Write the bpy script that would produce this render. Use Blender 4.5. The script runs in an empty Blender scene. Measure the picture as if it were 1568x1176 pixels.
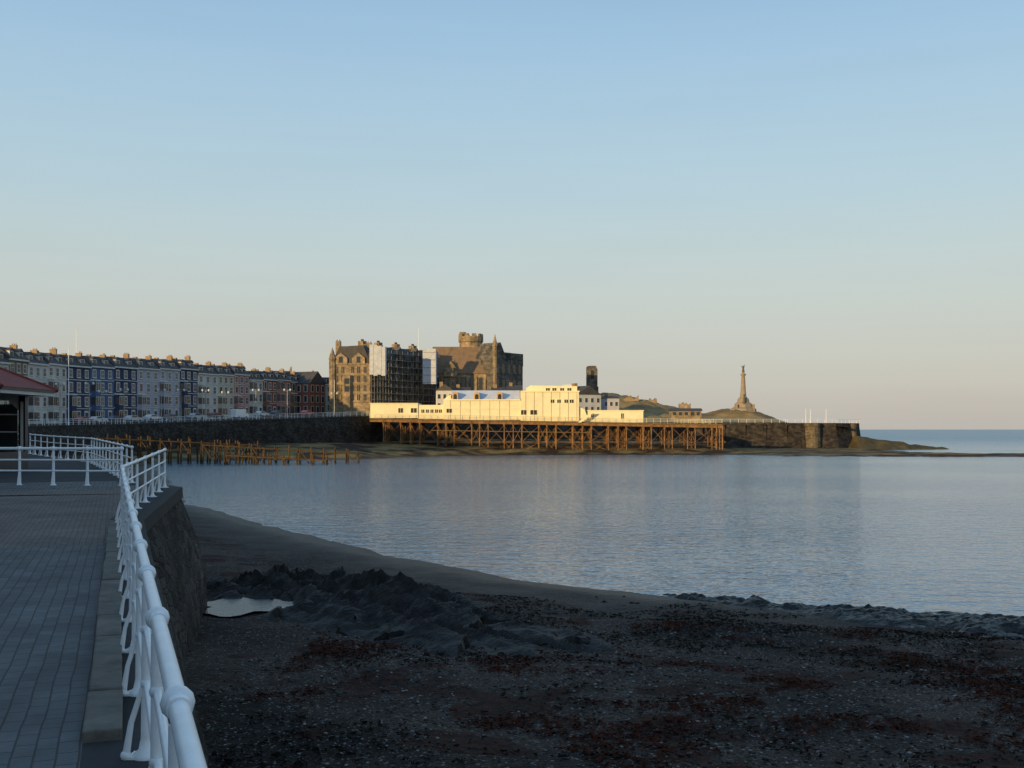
import bpy, math, random
import numpy as np
from mathutils import Vector, Matrix
random.seed(7); rng=np.random.default_rng(5)
EYE=6.5; F=1700.0
def X(px,d): return (px-784)/F*d          # survey bearing -> easting at range d
def Z(py,d): return EYE+(657-py)/F*d      # survey elevation -> height at range d
S=bpy.context.scene

# ------------------------------------------------------------ materials
def mat(name,col,rough=0.8,var=0.25,scale=1.0,bump=0.0,bscale=None,col2=None,spec=0.3,metal=0.0,fine=0.0):
    m=bpy.data.materials.new(name); m.use_nodes=True
    nt=m.node_tree; N=nt.nodes; L=nt.links
    b=N['Principled BSDF']; b.inputs['Roughness'].default_value=rough
    b.inputs['Specular IOR Level'].default_value=spec; b.inputs['Metallic'].default_value=metal
    tc=N.new('ShaderNodeTexCoord')
    n=N.new('ShaderNodeTexNoise'); n.inputs['Scale'].default_value=scale; n.inputs['Detail'].default_value=8; n.inputs['Roughness'].default_value=0.65
    L.new(tc.outputs['Object'],n.inputs['Vector'])
    r=N.new('ShaderNodeValToRGB'); r.color_ramp.elements[0].position=0.32; r.color_ramp.elements[1].position=0.68
    c2=col2 if col2 else tuple(min(1,c*(1+var)) for c in col)
    c1=tuple(c*(1-var) for c in col) if not col2 else col
    r.color_ramp.elements[0].color=(*c1,1); r.color_ramp.elements[1].color=(*c2,1)
    L.new(n.outputs['Fac'],r.inputs['Fac']); L.new(r.outputs['Color'],b.inputs['Base Color'])
    if bump>0:
        bn=N.new('ShaderNodeTexNoise'); bn.inputs['Scale'].default_value=bscale or scale*4; bn.inputs['Detail'].default_value=6
        L.new(tc.outputs['Object'],bn.inputs['Vector'])
        bp=N.new('ShaderNodeBump'); bp.inputs['Strength'].default_value=0.8; bp.inputs['Distance'].default_value=bump
        L.new(bn.outputs['Fac'],bp.inputs['Height']); L.new(bp.outputs['Normal'],b.inputs['Normal'])
    return m
def rubble(name,cols,scale,bump,rough=0.85):
    m=bpy.data.materials.new(name); m.use_nodes=True; nt=m.node_tree;N=nt.nodes;L=nt.links;b=N['Principled BSDF'];b.inputs['Roughness'].default_value=rough;b.inputs['Specular IOR Level'].default_value=.15
    tc=N.new('ShaderNodeTexCoord');mp=N.new('ShaderNodeMapping');mp.inputs['Scale'].default_value=(1,1,1.9);L.new(tc.outputs['Object'],mp.inputs[0])
    v=N.new('ShaderNodeTexVoronoi');v.inputs['Scale'].default_value=scale;L.new(mp.outputs[0],v.inputs['Vector'])
    e=N.new('ShaderNodeTexVoronoi');e.feature='DISTANCE_TO_EDGE';e.inputs['Scale'].default_value=scale;L.new(mp.outputs[0],e.inputs['Vector'])
    s=N.new('ShaderNodeSeparateColor');L.new(v.outputs['Color'],s.inputs[0])
    r=N.new('ShaderNodeValToRGB');r.color_ramp.elements[0].color=(*cols[0],1);r.color_ramp.elements[1].color=(*cols[1],1);L.new(s.outputs[0],r.inputs[0])
    n=N.new('ShaderNodeTexNoise');n.inputs['Scale'].default_value=.5;n.inputs['Detail'].default_value=9;n.inputs['Roughness'].default_value=.7;L.new(tc.outputs['Object'],n.inputs['Vector'])
    mr=N.new('ShaderNodeMapRange');mr.inputs[1].default_value=.35;mr.inputs[2].default_value=.65;mr.inputs[3].default_value=.45;mr.inputs[4].default_value=1.35;L.new(n.outputs['Fac'],mr.inputs[0])
    x=N.new('ShaderNodeMix');x.data_type='RGBA';x.blend_type='MULTIPLY';x.inputs[0].default_value=1;L.new(r.outputs[0],x.inputs[6]);L.new(mr.outputs[0],x.inputs[7]);L.new(x.outputs[2],b.inputs['Base Color'])
    mn=N.new('ShaderNodeMath');mn.operation='MINIMUM';mn.inputs[1].default_value=.12;L.new(e.outputs['Distance'],mn.inputs[0])
    bp=N.new('ShaderNodeBump');bp.inputs['Distance'].default_value=bump*6;L.new(mn.outputs[0],bp.inputs['Height'])
    n2=N.new('ShaderNodeTexNoise');n2.inputs['Scale'].default_value=9;n2.inputs['Detail'].default_value=5;L.new(tc.outputs['Object'],n2.inputs['Vector'])
    b2=N.new('ShaderNodeBump');b2.inputs['Distance'].default_value=bump*1.2;L.new(n2.outputs['Fac'],b2.inputs['Height']);L.new(bp.outputs[0],b2.inputs['Normal']);L.new(b2.outputs[0],b.inputs['Normal'])
    return m

# ------------------------------------------------------------ mesh builder
class MB:
    def __init__(s,org=(0,0,0),yaw=0):
        s.v=[];s.f=[];s.m=[];s.sm=[]; s.M=Matrix.Translation(Vector(org))@Matrix.Rotation(yaw,4,'Z')
    def add(s,vs,fs,mi=0,smooth=False):
        b=len(s.v); s.v+= [tuple(s.M@Vector(p)) for p in vs]
        for f in fs: s.f.append([b+i for i in f]); s.m.append(mi); s.sm.append(smooth)
    def box(s,x0,x1,y0,y1,z0,z1,mi=0):
        vs=[(x0,y0,z0),(x1,y0,z0),(x1,y1,z0),(x0,y1,z0),(x0,y0,z1),(x1,y0,z1),(x1,y1,z1),(x0,y1,z1)]
        s.add(vs,[(0,3,2,1),(4,5,6,7),(0,1,5,4),(1,2,6,5),(2,3,7,6),(3,0,4,7)],mi)
    def prism(s,poly,y0,y1,mi=0):      # poly in xz, extruded along y
        n=len(poly); vs=[(p[0],y0,p[1]) for p in poly]+[(p[0],y1,p[1]) for p in poly]
        fs=[tuple(range(n)),tuple(range(2*n-1,n-1,-1))]+[(i,i+n,(i+1)%n+n,(i+1)%n) for i in range(n)]
        s.add(vs,fs,mi)
    def prismx(s,poly,x0,x1,mi=0):     # poly in yz, extruded along x
        n=len(poly); vs=[(x0,p[0],p[1]) for p in poly]+[(x1,p[0],p[1]) for p in poly]
        fs=[tuple(range(n-1,-1,-1)),tuple(range(n,2*n))]+[(i,(i+1)%n,(i+1)%n+n,i+n) for i in range(n)]
        s.add(vs,fs,mi)
    def prismz(s,poly,z0,z1,mi=0):
        n=len(poly); vs=[(p[0],p[1],z0) for p in poly]+[(p[0],p[1],z1) for p in poly]
        fs=[tuple(range(n-1,-1,-1)),tuple(range(n,2*n))]+[(i,(i+1)%n,(i+1)%n+n,i+n) for i in range(n)]
        s.add(vs,fs,mi)
    def cyl(s,a,b,r0,r1=None,n=8,mi=0,smooth=True):
        if r1 is None:r1=r0
        a=Vector(a);b=Vector(b);d=(b-a)
        if d.length<1e-6:return
        d.normalize(); u=d.orthogonal().normalized(); w=d.cross(u)
        vs=[];
        for c,r in((a,r0),(b,r1)):
            for i in range(n):
                t=2*math.pi*i/n; vs.append(tuple(c+u*math.cos(t)*r+w*math.sin(t)*r))
        s.add(vs,[(i,(i+1)%n,(i+1)%n+n,i+n) for i in range(n)],mi,smooth)
        s.add(vs[:n],[tuple(range(n-1,-1,-1))],mi); s.add(vs[n:],[tuple(range(n))],mi)
    def lathe(s,c,prof,n=12,mi=0,smooth=True):   # prof list (r,z)
        vs=[]
        for r,z in prof:
            for i in range(n):
                t=2*math.pi*i/n; vs.append((c[0]+r*math.cos(t),c[1]+r*math.sin(t),c[2]+z))
        fs=[]
        for k in range(len(prof)-1):
            for i in range(n): fs.append((k*n+i,k*n+(i+1)%n,(k+1)*n+(i+1)%n,(k+1)*n+i))
        s.add(vs,fs,mi,smooth); s.add(vs[-n:],[tuple(range(n))],mi)
    def ball(s,c,r,n=10,mi=0,sz=1):
        prof=[(max(1e-4,r*math.sin(math.pi*k/6)),-r*sz*math.cos(math.pi*k/6)) for k in range(7)]
        s.lathe(c,prof,n,mi)
    def obj(s,name,mats,bevel=0):
        me=bpy.data.meshes.new(name); me.from_pydata(s.v,[],s.f); 
        for m in mats: me.materials.append(m)
        me.polygons.foreach_set('material_index',s.m); me.polygons.foreach_set('use_smooth',s.sm); me.update()
        o=bpy.data.objects.new(name,me); S.collection.objects.link(o)
        if bevel:
            md=o.modifiers.new('b','BEVEL'); md.width=bevel; md.segments=2; md.limit_method='ANGLE'
        return o

# ------------------------------------------------------------ numpy noise
def _h(ix,iy,seed):
    n=(ix.astype(np.int64)*374761393+iy.astype(np.int64)*668265263+seed*1274126177)&0x7fffffff
    n=((n^(n>>13))*1274126177)&0x7fffffff
    return ((n^(n>>16))&0xffff)/65535.0
def vnoise(x,y,seed=0):
    ix=np.floor(x);iy=np.floor(y);fx=x-ix;fy=y-iy;fx=fx*fx*(3-2*fx);fy=fy*fy*(3-2*fy)
    a=_h(ix,iy,seed);b=_h(ix+1,iy,seed);c=_h(ix,iy+1,seed);d=_h(ix+1,iy+1,seed)
    return (a*(1-fx)+b*fx)*(1-fy)+(c*(1-fx)+d*fx)*fy
def fbm(x,y,o=4,seed=0):
    s=0;a=0.5
    for k in range(o): s=s+a*(vnoise(x*2**k,y*2**k,seed+k)-0.5); a*=0.5
    return s

# ------------------------------------------------------------ shoreline & terrain height
LAND=np.array([(17.5,38),(6.9,42.3),(0.4,47.4),(-6.2,57),(-17.5,77),(-28,96),(-44,142),(-60,185),(-69,212),(-66,222),(-50,229),(-31,236),
 (-20,262),(0,276),(30,281),(55,276),(66,268),(95,262),(140,257),(200,254),(290,250),(300,262),(190,272),(120,282),(106,300),(112,316),(116,345),(124,362),(122,385),(115,430),(90,600),(0,800),(-300,1500),
 (-200,4000),(-6000,4000),(-6000,-3000),(600,-3000),(600,-200),(200,-30),(120,8),(60,27),(30,35)],float)
def sdist(x,y):
    best=np.full(x.shape,1e18); ins=np.zeros(x.shape,bool); n=len(LAND)
    for i in range(n):
        ax,ay=LAND[i];bx,by=LAND[(i+1)%n]
        dx,dy=bx-ax,by-ay; t=np.clip(((x-ax)*dx+(y-ay)*dy)/(dx*dx+dy*dy),0,1)
        best=np.minimum(best,(x-ax-t*dx)**2+(y-ay-t*dy)**2)
        if ay!=by:
            c=((ay>y)!=(by>y))&(x<(bx-ax)*(y-ay)/(by-ay)+ax); ins^=c
    d=np.sqrt(best); return np.where(ins,d,-d)
PX,PY,PZ=-8.1,33.8,1.12      # tide pool
def hterr(x,y):
    x=np.asarray(x,float);y=np.asarray(y,float)
    s=sdist(x,y)
    s=s+fbm(x*0.35,y*0.35,3,11)*np.clip((y+20)/60,0.6,5)*np.where(y>150,1.4,1.0)
    w=np.clip((y-150)/60,0,1); slope=0.072*(1-w)+0.13*w; cap=3.1*(1-w)+4.2*w
    reef=np.clip((x-50)/10,0,1)*w; slope=slope*(1-reef)+0.08*reef; cap=cap*(1-reef)+0.7*reef
    h=np.where(s>0,cap*(1-np.exp(-slope*np.maximum(s,0)/cap)),np.maximum(-4,0.09*s))
    h=h+fbm(x*0.12,y*0.12,3,3)*0.25*np.clip(s/8,0,1)+fbm(x*0.8,y*0.8,4,5)*0.12*np.clip(s/3,0.1,1)
    h=h+np.where(w>0,np.abs(fbm(x*0.2,y*0.4,3,8))*1.4*(1-.7*reef)*np.clip(s/5,0,1)*w,0)
    h=h+0.08*np.sin(s*0.8+fbm(x*0.2,y*0.2,2,9)*6)*np.clip(s/6,0,1)*(1-w)
    e=((x-PX)/1.3)**2+((y-PY)/1.5)**2
    h=np.where(e<3.2,h*(1-np.clip(3.2-e,0,1))+(PZ-.12+.05*np.maximum(0,e)+.12*fbm(x*2,y*2,3,88))*np.clip(3.2-e,0,1),h)
    return h
def axis(segs):
    out=[]
    for a,b,st in segs: out+=list(np.arange(a,b,st))
    return np.array(out)
xs=axis([(-6000,-200,400),(-200,-100,10),(-100,-12,1.6),(-12,26,0.25),(26,60,0.8),(60,200,1.6),(200,320,10),(320,6400,400)])
ys=axis([(-3000,-50,300),(-50,4,4),(4,50,0.25),(50,100,0.8),(100,330,1.6),(330,460,5),(460,9000,400)])
def grid_obj(name,xs,ys,zf,m,smooth=True):
    gx,gy=np.meshgrid(xs,ys); gz=zf(gx,gy); nx=len(xs);ny=len(ys)
    v=np.stack([gx,gy,gz],-1).reshape(-1,3)
    i=np.arange((nx-1)*(ny-1)); r=i//(nx-1); c=i%(nx-1); a=r*nx+c
    f=np.stack([a,a+1,a+nx+1,a+nx],-1)
    me=bpy.data.meshes.new(name); me.from_pydata(v.tolist(),[],f.tolist()); me.materials.append(m)
    me.polygons.foreach_set('use_smooth',[smooth]*len(f)); me.update()
    o=bpy.data.objects.new(name,me); S.collection.objects.link(o); return o

def beach_mat():
    m=bpy.data.materials.new('shingle'); m.use_nodes=True; nt=m.node_tree;N=nt.nodes;L=nt.links;b=N['Principled BSDF']
    tc=N.new('ShaderNodeTexCoord')
    def noise(sc,d=6):
        n=N.new('ShaderNodeTexNoise');n.inputs['Scale'].default_value=sc;n.inputs['Detail'].default_value=d;L.new(tc.outputs['Object'],n.inputs['Vector']);return n
    def ramp(src,p0,c0,p1,c1):
        r=N.new('ShaderNodeValToRGB');e=r.color_ramp.elements;e[0].position=p0;e[0].color=(*c0,1);e[1].position=p1;e[1].color=(*c1,1);L.new(src,r.inputs['Fac']);return r
    def mix(fac,a,bb,mode='MIX'):
        x=N.new('ShaderNodeMix');x.data_type='RGBA';x.blend_type=mode
        if isinstance(fac,float): x.inputs[0].default_value=fac
        else: L.new(fac,x.inputs[0])
        L.new(a,x.inputs[6]);L.new(bb,x.inputs[7]);return x
    big=ramp(noise(0.25,9).outputs['Fac'],0.38,(0.017,0.0145,0.013),0.62,(0.050,0.040,0.034))
    vo=N.new('ShaderNodeTexVoronoi');vo.inputs['Scale'].default_value=24;L.new(tc.outputs['Object'],vo.inputs['Vector'])
    bw=N.new('ShaderNodeSeparateColor');L.new(vo.outputs['Color'],bw.inputs[0])
    st=ramp(bw.outputs[0],0.0,(0.2,0.19,0.19),1.0,(2.1,2.0,1.95))
    c=mix(1.0,big.outputs['Color'],st.outputs['Color'],'MULTIPLY')
    light=ramp(bw.outputs[1],0.93,(0,0,0),0.96,(1,1,1))
    lp=ramp(bw.outputs[2],0,(0.08,0.08,0.085),1,(0.26,0.24,0.23))
    c2=mix(light.outputs['Color'],c.outputs[2],lp.outputs['Color'])
    weed=ramp(noise(0.55,12).outputs['Fac'],0.545,(0,0,0),0.60,(0.9,0.9,0.9))
    wc=ramp(noise(6,4).outputs['Fac'],.4,(0.007,0.005,0.0045),.6,(0.050,0.015,0.009))
    c3=mix(weed.outputs['Color'],c2.outputs[2],wc.outputs[0])
    sx=N.new('ShaderNodeSeparateXYZ');L.new(tc.outputs['Object'],sx.inputs[0])
    mr=N.new('ShaderNodeMapRange');mr.inputs[1].default_value=130;mr.inputs[2].default_value=220;L.new(sx.outputs['Y'],mr.inputs[0])
    far=ramp(noise(0.15,8).outputs['Fac'],0.42,(0.045,0.03,0.02),0.60,(0.22,0.16,0.07))
    c4=mix(mr.outputs[0],c3.outputs[2],far.outputs['Color'])
    mz=N.new('ShaderNodeMapRange');mz.inputs[1].default_value=0.45;mz.inputs[2].default_value=0.1;L.new(sx.outputs['Z'],mz.inputs[0])
    wet=N.new('ShaderNodeRGB');wet.outputs[0].default_value=(0.012,0.011,0.010,1)
    mm=N.new('ShaderNodeMath');mm.operation='MULTIPLY';mm.inputs[1].default_value=0.8;L.new(mz.outputs[0],mm.inputs[0])
    c5=mix(mm.outputs[0],c4.outputs[2],wet.outputs[0])
    L.new(c5.outputs[2],b.inputs['Base Color'])
    rr=N.new('ShaderNodeMapRange');rr.inputs[3].default_value=0.85;rr.inputs[4].default_value=0.4;L.new(mz.outputs[0],rr.inputs[0]);L.new(rr.outputs[0],b.inputs['Roughness'])
    b.inputs['Specular IOR Level'].default_value=0.10
    bp=N.new('ShaderNodeBump');bp.inputs['Distance'].default_value=0.035;bp.inputs['Strength'].default_value=1;bp.invert=True
    L.new(vo.outputs['Distance'],bp.inputs['Height'])
    bp2=N.new('ShaderNodeBump');bp2.inputs['Distance'].default_value=0.14;bp2.inputs['Strength'].default_value=0.9
    L.new(noise(3).outputs['Fac'],bp2.inputs['Height']);L.new(bp.outputs['Normal'],bp2.inputs['Normal']);L.new(bp2.outputs['Normal'],b.inputs['Normal'])
    return m
grid_obj('beach_ground',xs,ys,hterr,beach_mat())

# ------------------------------------------------------------ sea
def sea_mat(name='sea_water',base=(0.085,0.18,0.25),r=0.09,rfar=0.30,b1=0.20,b2=0.05):
    m=bpy.data.materials.new(name); m.use_nodes=True; nt=m.node_tree;N=nt.nodes;L=nt.links;b=N['Principled BSDF']
    b.inputs['Base Color'].default_value=(*base,1);b.inputs['IOR'].default_value=1.34
    tc=N.new('ShaderNodeTexCoord')
    sx=N.new('ShaderNodeSeparateXYZ');L.new(tc.outputs['Object'],sx.inputs[0])
    rr=N.new('ShaderNodeMapRange');rr.inputs[1].default_value=60;rr.inputs[2].default_value=700;rr.inputs[3].default_value=r;rr.inputs[4].default_value=rfar;L.new(sx.outputs['Y'],rr.inputs[0]);L.new(rr.outputs[0],b.inputs['Roughness'])
    mp=N.new('ShaderNodeMapping');mp.inputs['Rotation'].default_value=(0,0,0.35);mp.inputs['Scale'].default_value=(0.55,1,1);L.new(tc.outputs['Object'],mp.inputs[0])
    n1=N.new('ShaderNodeTexNoise');n1.inputs['Scale'].default_value=1.0;n1.inputs['Detail'].default_value=3;L.new(mp.outputs[0],n1.inputs['Vector'])
    n2=N.new('ShaderNodeTexNoise');n2.inputs['Scale'].default_value=4.0;n2.inputs['Detail'].default_value=2;L.new(mp.outputs[0],n2.inputs['Vector'])
    n3=N.new('ShaderNodeTexNoise');n3.inputs['Scale'].default_value=0.02;n3.inputs['Detail'].default_value=3;L.new(mp.outputs[0],n3.inputs['Vector'])
    mr=N.new('ShaderNodeMapRange');mr.inputs[1].default_value=0.35;mr.inputs[2].default_value=0.65;mr.inputs[3].default_value=0.4;mr.inputs[4].default_value=1.0;L.new(n3.outputs['Fac'],mr.inputs[0])
    p1=N.new('ShaderNodeBump');p1.inputs['Distance'].default_value=b1;L.new(mr.outputs[0],p1.inputs['Strength']);L.new(n1.outputs['Fac'],p1.inputs['Height'])
    p2=N.new('ShaderNodeBump');p2.inputs['Distance'].default_value=b2;L.new(mr.outputs[0],p2.inputs['Strength']);L.new(n2.outputs['Fac'],p2.inputs['Height']);L.new(p1.outputs[0],p2.inputs['Normal'])
    L.new(p2.outputs[0],b.inputs['Normal']); return m
sea=MB(); sea.add([(-9000,-3000,0),(9000,-3000,0),(9000,15000,0),(-9000,15000,0)],[(0,1,2,3)]); sea.obj('sea',[sea_mat()])

# ------------------------------------------------------------ promenade & sea wall
WALL=[(50.2,-139),(0.5,-0.6),(-8.0,23.5),(-10.0,33),(-11.5,34.2),(-19.5,52),(-44,88),(-72,140),(-86,190),(-80,230),(-66,262),(-40,296),(-22,322)]
def pz(y):
    pts=[(-500,4.5),(20,4.5),(34,4.8),(60,5.0),(190,7.0),(230,7.6),(262,8.6),(296,10.0),(322,10.6),(900,10.6)]
    for (a,za),(b,zb) in zip(pts,pts[1:]):
        if y<=b: return za+(zb-za)*max(0,(y-a)/(b-a))
    return pts[-1][1]
def resample(P,st):
    out=[]
    for a,b in zip(P,P[1:]):
        a=Vector(a);b=Vector(b);n=max(1,int((b-a).length/st))
        for k in range(n): out.append(a.lerp(b,k/n))
    out.append(Vector(P[-1])); return out
W=resample(WALL,2.0)
def normals(P):
    out=[]
    for i in range(len(P)):
        d=P[min(i+1,len(P)-1)]-P[max(i-1,0)]; d.normalize(); out.append(Vector((d.y,-d.x)))  # toward sea
    return out
WN=normals(W)
def brickmat(name,c1,c2,mortar,scale,bw=0.5,rh=0.25,rot=0.0,rough=0.75,bump=0.004,ms=0.012):
    m=bpy.data.materials.new(name); m.use_nodes=True; nt=m.node_tree;N=nt.nodes;L=nt.links;b=N['Principled BSDF'];b.inputs['Roughness'].default_value=rough
    b.inputs['Specular IOR Level'].default_value=0.25
    tc=N.new('ShaderNodeTexCoord');mp=N.new('ShaderNodeMapping');mp.inputs['Rotation'].default_value=(0,0,rot);L.new(tc.outputs['Object'],mp.inputs[0])
    # slight wander so the joints are not ruler-straight
    wn=N.new('ShaderNodeTexNoise');wn.inputs['Scale'].default_value=0.8;wn.inputs['Detail'].default_value=2;L.new(tc.outputs['Object'],wn.inputs['Vector'])
    va=N.new('ShaderNodeVectorMath');va.operation='MULTIPLY_ADD';va.inputs[1].default_value=(0.05,0.05,0);L.new(wn.outputs['Color'],va.inputs[0]);L.new(mp.outputs[0],va.inputs[2])
    br=N.new('ShaderNodeTexBrick');br.inputs['Color1'].default_value=(*c1,1);br.inputs['Color2'].default_value=(*c2,1);br.inputs['Mortar'].default_value=(*mortar,1)
    br.inputs['Scale'].default_value=scale;br.inputs['Brick Width'].default_value=bw;br.inputs['Row Height'].default_value=rh;br.inputs['Mortar Size'].default_value=ms
    L.new(va.outputs[0],br.inputs['Vector'])
    n=N.new('ShaderNodeTexNoise');n.inputs['Scale'].default_value=0.6;n.inputs['Detail'].default_value=10;n.inputs['Roughness'].default_value=.72;L.new(tc.outputs['Object'],n.inputs['Vector'])
    mr=N.new('ShaderNodeMapRange');mr.inputs[1].default_value=.3;mr.inputs[2].default_value=.7;mr.inputs[3].default_value=.5;mr.inputs[4].default_value=1.4;L.new(n.outputs['Fac'],mr.inputs[0])
    x=N.new('ShaderNodeMix');x.data_type='RGBA';x.blend_type='MULTIPLY';x.inputs[0].default_value=1;L.new(br.outputs['Color'],x.inputs[6]);L.new(mr.outputs[0],x.inputs[7])
    L.new(x.outputs[2],b.inputs['Base Color'])
    bp=N.new('ShaderNodeBump');bp.inputs['Distance'].default_value=bump;bp.invert=True;L.new(br.outputs['Fac'],bp.inputs['Height'])
    bp2=N.new('ShaderNodeBump');bp2.inputs['Distance'].default_value=bump*1.5;n5=N.new('ShaderNodeTexNoise');n5.inputs['Scale'].default_value=40;L.new(tc.outputs['Object'],n5.inputs['Vector']);L.new(n5.outputs['Fac'],bp2.inputs['Height']);L.new(bp.outputs[0],bp2.inputs['Normal'])
    L.new(bp2.outputs[0],b.inputs['Normal']); return m
ANG=math.atan2(24.1,-8.5)
pave=brickmat('block_paving',(0.085,0.088,0.092),(0.115,0.117,0.12),(0.038,0.039,0.04),1.0,0.26,0.13,-(ANG),ms=0.007)
pave_red=brickmat('block_paving_warm',(0.12,0.092,0.078),(0.15,0.117,0.10),(0.05,0.045,0.04),1.0,0.2,0.1,-ANG,ms=0.006)
conc=mat('concrete_coping',(0.13,0.118,0.10),0.85,0.4,2.5,0.012,30)
asph=mat('asphalt',(0.04,0.04,0.042),0.9,0.25,1.0,0.003,60,spec=.15)
offs=[(0.0,0),(0.5,0),(12,0),(13,0),(22,0),(70,0),(1500,0)]
pm=MB()
for i in range(len(W)-1):
    for k in range(len(offs)-1):
        q=[]
        for (j,o) in((i,offs[k][0]),(i+1,offs[k][0]),(i+1,offs[k+1][0]),(i,offs[k+1][0])):
            p=W[j]-WN[j]*min(o,1500) if o<100 else Vector((W[j].x-1500,W[j].y))
            if o==70: p=W[j]-WN[j]*45
            q.append((p.x,p.y,pz(W[j].y)))
        mi=1 if k!=1 else 0
        if k==1 and 19<W[i].y<32.5: mi=2
        if W[i].y>34.5: mi=1
        pm.add(q,[(3,2,1,0)],mi)
pm.obj('promenade_pavement',[pave,asph,pave_red])
stone=rubble('seawall_stone',((0.018,0.016,0.015),(0.065,0.057,0.05)),2.2,0.05)
wm=MB()
for i in range(len(W)-1):
    rows=[]
    for j in(i,i+1):
        z=pz(W[j].y); n=WN[j]; col=[]
        for o,zz in((0.0,z+0.0),(0.20,z+0.0),(0.22,z-0.3),(0.16,z-0.32),(0.45,z-1.3),(0.8,z-2.6),(1.1,-1)):
            jt=0.0 if zz>z-0.33 else 0.12*math.sin(j*2.3+zz*5)
            p=W[j]+n*(o+jt); col.append((p.x,p.y,zz))
        rows.append(col)
    for k in range(6):
        wm.add([rows[0][k],rows[1][k],rows[1][k+1],rows[0][k+1]],[(0,3,2,1)],1 if k<2 else 0)
wm.obj('sea_wall',[stone,mat('wall_coping',(0.045,0.042,0.038),0.85,0.3,3,0.01,30,spec=.15)])
km=MB(); d0=Vector((0.5,-0.6));d1=Vector((-8.0,23.5));dr=(d1-d0).normalized(); LL=(d1-d0).length
t=8.3
while t<LL-0.5:
    l=random.uniform(1.0,1.5); a=d0+dr*t; 
    km.M=Matrix.Translation((a.x,a.y,4.5))@Matrix.Rotation(math.atan2(dr.y,dr.x)+random.uniform(-.006,.006),4,'Z')
    w=0.24+random.uniform(-0.01,0.01)
    km.box(0,l-0.018,0.26,0.26+w,-0.1,0.09+random.uniform(-0.015,0.015),0); t+=l
km.obj('kerb',[conc],0.015)
k2=MB()
for i in range(len(W)-1):
    a=W[i]-WN[i]*12.5;b=W[i+1]-WN[i+1]*12.5
    a2=W[i]-WN[i]*12.2;b2=W[i+1]-WN[i+1]*12.2; za=pz(W[i].y);zb=pz(W[i+1].y)
    k2.add([(a.x,a.y,za),(b.x,b.y,zb),(b.x,b.y,zb+.13),(a.x,a.y,za+.13),(a2.x,a2.y,za),(b2.x,b2.y,zb),(b2.x,b2.y,zb+.13),(a2.x,a2.y,za+.13)],[(0,1,2,3),(3,2,6,7),(4,7,6,5)])
k2.obj('road_kerb',[conc])

# ------------------------------------------------------------ railings
white=mat('white_rail_paint',(0.80,0.81,0.82),0.35,0.07,9,0.0015,50,spec=0.5)
def railing(name,P,zf,first=0.0,sp=1.7,near=True,thick=1.0):
    m=MB(); segs=[Vector(p) for p in P]; tot=0;cum=[0]
    for a,b in zip(segs,segs[1:]): tot+=(b-a).length;cum.append(tot)
    def at(s):
        for k in range(len(segs)-1):
            if s<=cum[k+1]+1e-6: return segs[k].lerp(segs[k+1],(s-cum[k])/(cum[k+1]-cum[k]))
        return segs[-1]
    ss=list(np.arange(first,tot,sp))
    for c in cum:
        if c>0 and min(abs(c-s) for s in ss)>0.5: ss.append(c)
    ss.sort(); Q=[at(s) for s in ss]
    n=12 if near else 5
    R=(0.034 if near else 0.04)*thick
    for i,p in enumerate(Q):
        z=zf(p.y); d=(Q[min(i+1,len(Q)-1)]-Q[max(i-1,0)]).normalized(); nn=Vector((d.y,-d.x))
        def pt(o,h): return (p.x+nn.x*o,p.y+nn.y*o,z+h)
        if near:
            m.lathe(pt(0,0),[(0.085,0),(0.085,0.02),(0.05,0.05),(0.036*thick,0.12),(0.032*thick,0.5),(0.03*thick,1.05)],12)
            m.box(p.x-0.10,p.x+0.10,p.y-0.07,p.y+0.07,z+.002,z+0.018)
            m.ball(pt(0,1.12),0.056*thick,14); m.ball(pt(0,0.78),0.04*thick,10); m.ball(pt(0,0.45),0.04*thick,10)
            m.cyl(pt(-0.0,0.5),pt(-0.09,0.22),0.016,0.018,8); m.cyl(pt(-0.09,0.22),pt(-0.12,0.02),0.018,0.024,8); m.ball(pt(-0.12,0.02),.035,8)
        else: m.cyl(pt(0,0),pt(0,1.12),0.05,0.04,5)
        if i<len(Q)-1:
            q=Q[i+1];z2=zf(q.y)
            for h,r in((1.12,R),(0.78,R*0.62),(0.45,R*0.62)):
                m.cyl((p.x,p.y,z+h),(q.x,q.y,z2+h),r,r,n)
                if near and h>1:
                    dv=Vector((q.x-p.x,q.y-p.y,z2-z)).normalized()
                    a=Vector((p.x,p.y,z+h)); b=Vector((q.x,q.y,z2+h))
                    m.cyl(a+dv*0.03,a+dv*0.10,R*1.2,R*1.2,n); m.cyl(b-dv*0.10,b-dv*0.03,R*1.2,R*1.2,n)
    return m.obj(name,[white])
def rx(y): return 0.21-0.36*y
s0=Vector((rx(-5),-5)); s1=Vector((rx(3.57),3.57)); ln=(s1-s0).length
railing('promenade_railing',[(rx(-5),-5),(rx(23.5),23.5),(-10.25,32.8)],pz,first=ln%1.7 )
railing('promenade_railing',[(-11.75,33.4),(-17.0,33.7),(-24,34.0)],pz,sp=1.05,thick=1.3)
railing('promenade_railing',[(-11.95,34.9),(-19.7,52),(-28,64.5)],pz)
farr=[tuple(W[i]-WN[i]*0.1) for i in range(len(W)) if W[i].y>64]
railing('promenade_railing',farr,pz,sp=2.4,near=False)

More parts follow.
